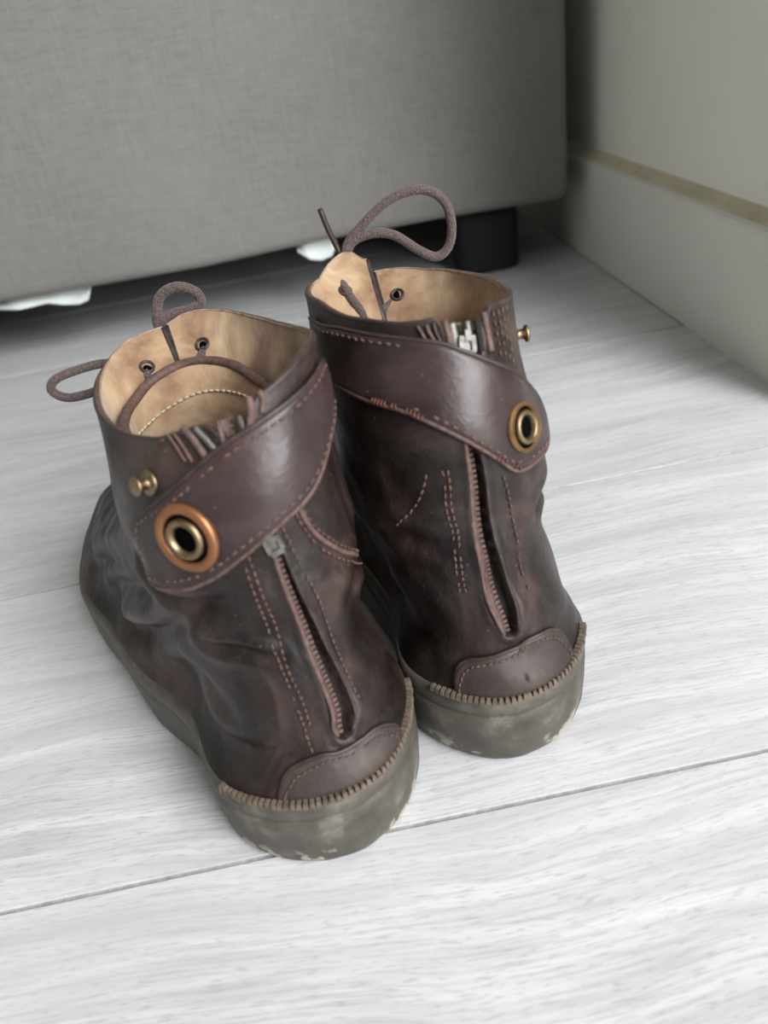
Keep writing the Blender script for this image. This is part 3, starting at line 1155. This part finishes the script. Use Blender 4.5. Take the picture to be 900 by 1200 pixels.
v1 = [0.2842, 0.2886, 0.262, 0.203, 0.1634, 0.144, 0.1381, 0.1642]
w = [0.0404, 0.0395, 0.0401, 0.0392, 0.0409, 0.0413, 0.0383, 0.0382]
left = Boot(dict(
    label='worn dark brown leather boot at left, strap ending in a large orange grommet', side=-1, x=-0.022, y=0.1914, yaw=0.442, seed=0.0, med=.0012, cord=(-.66, .68),
    v0=[0.0011, 0.0008, 0.0039, 0.0102, 0.0138, 0.0171, 0.0201, 0.0262], v1=v1, w=w,
    uo=[0.0, -0.0019, -0.0029, -0.0021, -0.0057, -0.0068, -0.0087, -0.014],
    seam=-2.93, gapz=.150, gapw=.035, curl={1: (.5, .0, .0), -1: (.5, .002, 0)},
    rim=[(-2.93, .1676), (-2.7, .1704), (-2.5, .1718), (-2.18, .1726), (-1.9, .1726), (-1.6, .1735), (-1.3, .1760), (-.9, .181), (-.42, .184), (-.26, .183), (-.08, .1807), (.11, .1778), (.22, .172), (.30, .1695), (.42, .1700), (.5, .1725), (.6, .1718), (.9, .1674), (1.2, .1652), (1.53, .164), (1.9, .1640), (2.54, .165), (3.0, .167), (3.34, .1676)],
    zip=[(.30, .174), (.27, .160), (.16, .137), (.12, .1295), (.105, .1215), (.079, .1083), (.026, .0933), (-.035, .0783), (-.03, .0642), (.02, .0555)],
    zipw=([0, .12, .3, .4, .6, .8, .94, 1], [.0042, .0026, .0008, .0012, .0023, .0033, .0044, .0025]),
    creases=[([(1.265, .1237), (1.187, .1096), (.873, .1074), (.55, .1163)], .0050, .0042), ([(1.5, .045), (1.344, .0607), (1.178, .0866), (.85, .1103)], .0055, .0050),
             ([(.85, .0975), (.733, .0948), (.506, .094), (.271, .0911)], .0022, .0022), ([(1.75, .055), (1.66, .078), (1.5, .092), (1.25, .101)], .0055, .0050), ([(.55, .060), (.9, .072), (1.15, .070)], .002, .005), ([(1.95, .05), (1.95, .075), (1.8, .095)], .005, .005),
             ([(-.9, .098), (-.6, .104), (-.35, .099)], .0016, .003)],
    patch=[(.40, ZT + .0006), (.419, .0420), (.375, .0474), (.218, .0511), (.105, .0503), (-.035, .0503), (-.166, .0498), (-.279, .0452), (-.32, ZT + .0006)],
    strap_top=[(-.66, .1765), (-.55, .1775), (-.35, .1765), (-.14, .1748), (.087, .1718), (.393, .1667), (.724, .157), (1.012, .1481), (1.196, .1415), (1.29, .136), (1.312, .1300)],
    strap_bot=[(-.80, .1700), (-.803, .1615), (-.532, .1563), (-.227, .1466), (.052, .1407), (.349, .1333), (.646, .1244), (.881, .12), (1.143, .1185), (1.274, .1237), (1.312, .1300)],
    grommet=(.745, .1398), gsize=(.0120, .0082), gmat='copper', glabel='large orange copper washer around a brass ring', stud=(1.08, .1535), studtilt=-.1, sliderpos=(.145, .1335, ''),
    seams=[[(.393, .1321), (.358, .1171), (.332, .0986), (.236, .0818), (.227, .0642), (.236, .0536)], [(.34, .1304), (.305, .1154), (.262, .0951), (.183, .0774), (.192, .0642)],
           [(.061, .1401), (.017, .1268), (-.026, .1127), (-.087, .0942), (-.157, .0783), (-.157, .0651)],
           [(-.04, .1425), (-.083, .1340), (-.16, .1255), (-.36, .1145), (-.73, .099)], [(-.085, .1450), (-.135, .1370), (-.215, .1295), (-.41, .1185), (-.75, .1035)]],
    frayed=[[(.803, .1680), (.790, .1650)]],
    notch=dict(top=[(.62, .1690), (.45, .1685), (.30, .1670), (.16, .1700)], strips=[
        ([(.665, .1722), (.60, .1690), (.515, .1625)], .0012, .0006, 'piping'), ([(.575, .1722), (.51, .1690), (.44, .1650)], .0010, .0004, 'steel'),
        ([(.535, .1700), (.47, .1660), (.41, .1630)], .0009, -.0006, 'tape'), ([(.26, .1745), (.24, .1700), (.27, .1655)], .0013, .0000, 'rim'),
        ([(.17, .1790), (.16, .1745), (.19, .1700)], .0012, .0005, 'piping'), ([(.09, .1800), (.07, .1770), (.09, .1735)], .0010, .0004, 'edge'),
        ([(.36, .1690), (.34, .1660), (.33, .1630)], .0012, -.0012, 'tape'), ([(.75, .1705), (.70, .1675), (.64, .1625)], .0004, .0002, 'edge'), ([(.79, .1695), (.74, .1665), (.69, .1625)], .0003, .0002, 'thread')]),
    quarters=[[(-.07, .1452), (-.113, .1363), (-.192, .1281), (-.393, .117), (-.742, .1022)]],
    eyelets=[(3.05, .1575), (-2.592, .1605)],
    tong=[(1.75, .1560), (2.138, .1535), (2.601, .1515), (3.019, .1520), (3.298, .1530), (3.717, .1541), (4.10, .1541), (4.407, .1518), (4.9, .150)], tong_in=.009,
    lace_world=[([(-.073, .323, .148), (-.069, .345, .150), (-0.0736, 0.352, 0.1645), (-0.0731, 0.354, 0.1728), (-0.0695, 0.356, 0.1798), (-0.0613, 0.356, 0.1825), (-0.0539, 0.356, 0.1788), (-0.0529, 0.356, 0.1738), (-0.0582, 0.355, 0.1716), (-0.0657, 0.354, 0.1713), (-0.0707, 0.352, 0.1681), (-0.0729, 0.351, 0.1625), (-.070, .343, .152), (-.074, .322, .147)], .0023),
                ([(-.074, .322, .145), (-.082, .345, .149), (-0.0933, 0.343, 0.1563), (-0.1001, 0.34, 0.1596), (-0.1098, 0.336, 0.1603), (-0.1195, 0.333, 0.1591), (-0.1234, 0.333, 0.1546), (-0.1184, 0.333, 0.1498), (-0.1087, 0.335, 0.149), (-0.1016, 0.338, 0.15), (-0.0956, 0.34, 0.1504), (-.084, .343, .147), (-.073, .321, .143)], .0020),
                ([(-.0505, .338, .1600), (-.0528, .3310, .1600), (-.0562, .3250, .1570), (-.0610, .3200, .1510), (-.066, .316, .143)], .0021),
                ([(-.0800, .330, .1570), (-.0785, .3225, .1572), (-.0765, .3170, .1530), (-.074, .315, .147)], .0019)],
    tips=[],
))
right = Boot(dict(
    label='worn dark brown leather boot at right, collar flap standing up beside lace bow', side=1, x=0.049, y=0.2151, yaw=0.1617, seed=3.1, med=.0050, cord=(-.52, .60),
    v0=[0.0036, 0.0028, 0.0048, 0.011, 0.0138, 0.0172, 0.0216, 0.0303], v1=v1, w=w,
    uo=[0.0, 0.0007, 0.0018, -0.0007, -0.0015, 0.0009, -0.0023, 0.0007],
    seam=3.06, gapz=.140, gapw=.04, curl={1: (.5, .006, .0), -1: (.4, -.001, 0)},
    rim=[(3.05, .1660), (2.7, .1667), (2.4, .1667), (1.97, .169), (1.44, .1726), (1.14, .174), (.8, .178), (.5, .180), (.3, .181), (.22, .176), (.0, .1745), (-.10, .177), (-.2, .182), (-.46, .181), (-.77, .181), (-1.0, .18), (-1.39, .180), (-1.9, .1755), (-2.45, .1718), (-2.75, .1742), (-2.97, .1758), (-3.10, .1750), (3.09, .172)],
    zip=[(.03, .179), (.017, .1604), (-.044, .1383), (-.080, .1215), (-.052, .1048), (-.026, .0898), (-.020, .0748), (-.03, .0640)],
    zipw=([0, .12, .3, .4, .6, .8, .93, 1], [.0055, .0035, .0016, .0022, .0028, .0036, .0046, .0028]),
    creases=[([(1.1, .101), (.8, .103), (.5, .099)], .0022, .0035), ([(-1.0, .100), (-.7, .104), (-.4, .102)], .0020, .0035), ([(1.4, .06), (1.2, .085), (1.0, .098)], .0025, .004)],
    patch=[(-.40, ZT + .0006), (-.428, .0457), (-.349, .0518), (-.122, .0555), (.0, .0565), (.07, .058), (.2, .0575), (.29, .0545), (.36, .0480), (.38, ZT + .0006)],
    strap_top=[(-1.5, .1735), (-1.25, .1745), (-1.004, .1765), (-.698, .1770), (-.41, .1765), (-.14, .1741), (.105, .1674), (.506, .157), (.80, .1465), (.95, .1385), (.985, .1310)],
    strap_bot=[(-1.5, .1560), (-1.28, .1565), (-1.082, .157), (-.79, .156), (-.524, .1548), (-.279, .1504), (-.07, .1437), (.087, .134), (.236, .1262), (.576, .1250), (.88, .1265), (.985, .1310)],
    grommet=(.41, .1401), gsize=(.0090, .0072), gmat='golden', glabel='small brass eyelet with a thin orange rim', stud=(1.20, .158), studtilt=.0, sliderpos=(.02, .172, ''),
    seams=[[(-.288, .1321), (-.305, .1198), (-.253, .1065), (-.253, .0836)], [(-.33, .1321), (-.345, .1198), (-.293, .1065), (-.293, .0836)], [(.113, .1251), (.175, .1109), (.209, .0959), (.20, .0774)],
           [(-.48, .1304), (-.585, .1189), (-.733, .1092)], [(.31, .1785), (.34, .166)], [(.38, .178), (.41, .165)], [(.45, .178), (.48, .163)], [(.52, .1775), (.54, .161)]],
    frayed=[[(-.80, .1568), (-.524, .1556), (-.279, .1512)], [(.087, .1348), (.236, .1275)]],
    quarters=[],
    notch=dict(top=[(-.14, .1775), (-.02, .1755), (.10, .1755), (.25, .1775)], strips=[
        ([(-.115, .1812), (-.10, .1775), (-.09, .1730)], .0010, .0006, 'edge'), ([(-.06, .1800), (-.05, .1765), (-.04, .1725)], .0016, -.0004, 'steel'),
        ([(-.01, .1790), (-.005, .1755), (.0, .1715)], .0010, -.0008, 'tape'), ([(.05, .1795), (.055, .1755), (.06, .1705)], .0012, -.0002, 'steel'),
        ([(.13, .1790), (.135, .1745), (.14, .1690)], .0012, .0004, 'tape'), ([(.20, .1805), (.215, .1745), (.23, .1680)], .0012, .0006, 'edge'),
        ([(-.26, .1805), (-.24, .1780), (-.20, .1750)], .0006, .0004, 'edge'), ([(-.33, .1805), (-.30, .1780), (-.27, .1755)], .0005, .0004, 'edge'), ([(-.20, .1810), (-.19, .1780), (-.16, .1750)], .0006, .0004, 'rim')]),
    eyelets=[(-2.862, .1630), (2.827, .1578)],
    tong=[(2.3, .135), (2.7, .145), (3.1, .148), (3.5, .148), (3.9, .142)], tong_in=.007,
    lace_world=[([(.026, .352, .150), (.018, .372, .160), (0.0178, 0.383, 0.178), (0.0303, 0.385, 0.1894), (0.044, 0.385, 0.1972), (0.0587, 0.385, 0.1984), (0.0683, 0.385, 0.1917), (0.0709, 0.385, 0.1805), (0.0685, 0.385, 0.1703), (0.062, 0.385, 0.1661), (0.0531, 0.385, 0.1711), (0.0416, 0.385, 0.1806), (0.0292, 0.385, 0.1828), (0.0192, 0.384, 0.1785), (.017, .378, .164), (.025, .352, .148)], .0023),
                ([(.0118, .376, .168), (.0128, .366, .1669), (.0150, .356, .163), (.0185, .350, .1565), (.0215, .345, .146)], .0021),
                ([(.0415, .372, .158), (.0377, .362, .1583), (.0300, .355, .155), (.0215, .350, .1535), (.015, .352, .150)], .0021)],
    tips=[([(0.0091, 0.385, 0.1983), (0.0113, 0.385, 0.1881), (0.0152, 0.384, 0.1751), (.019, .374, .162), (.025, .353, .150)], .0014)],
))
left.build()
right.build()
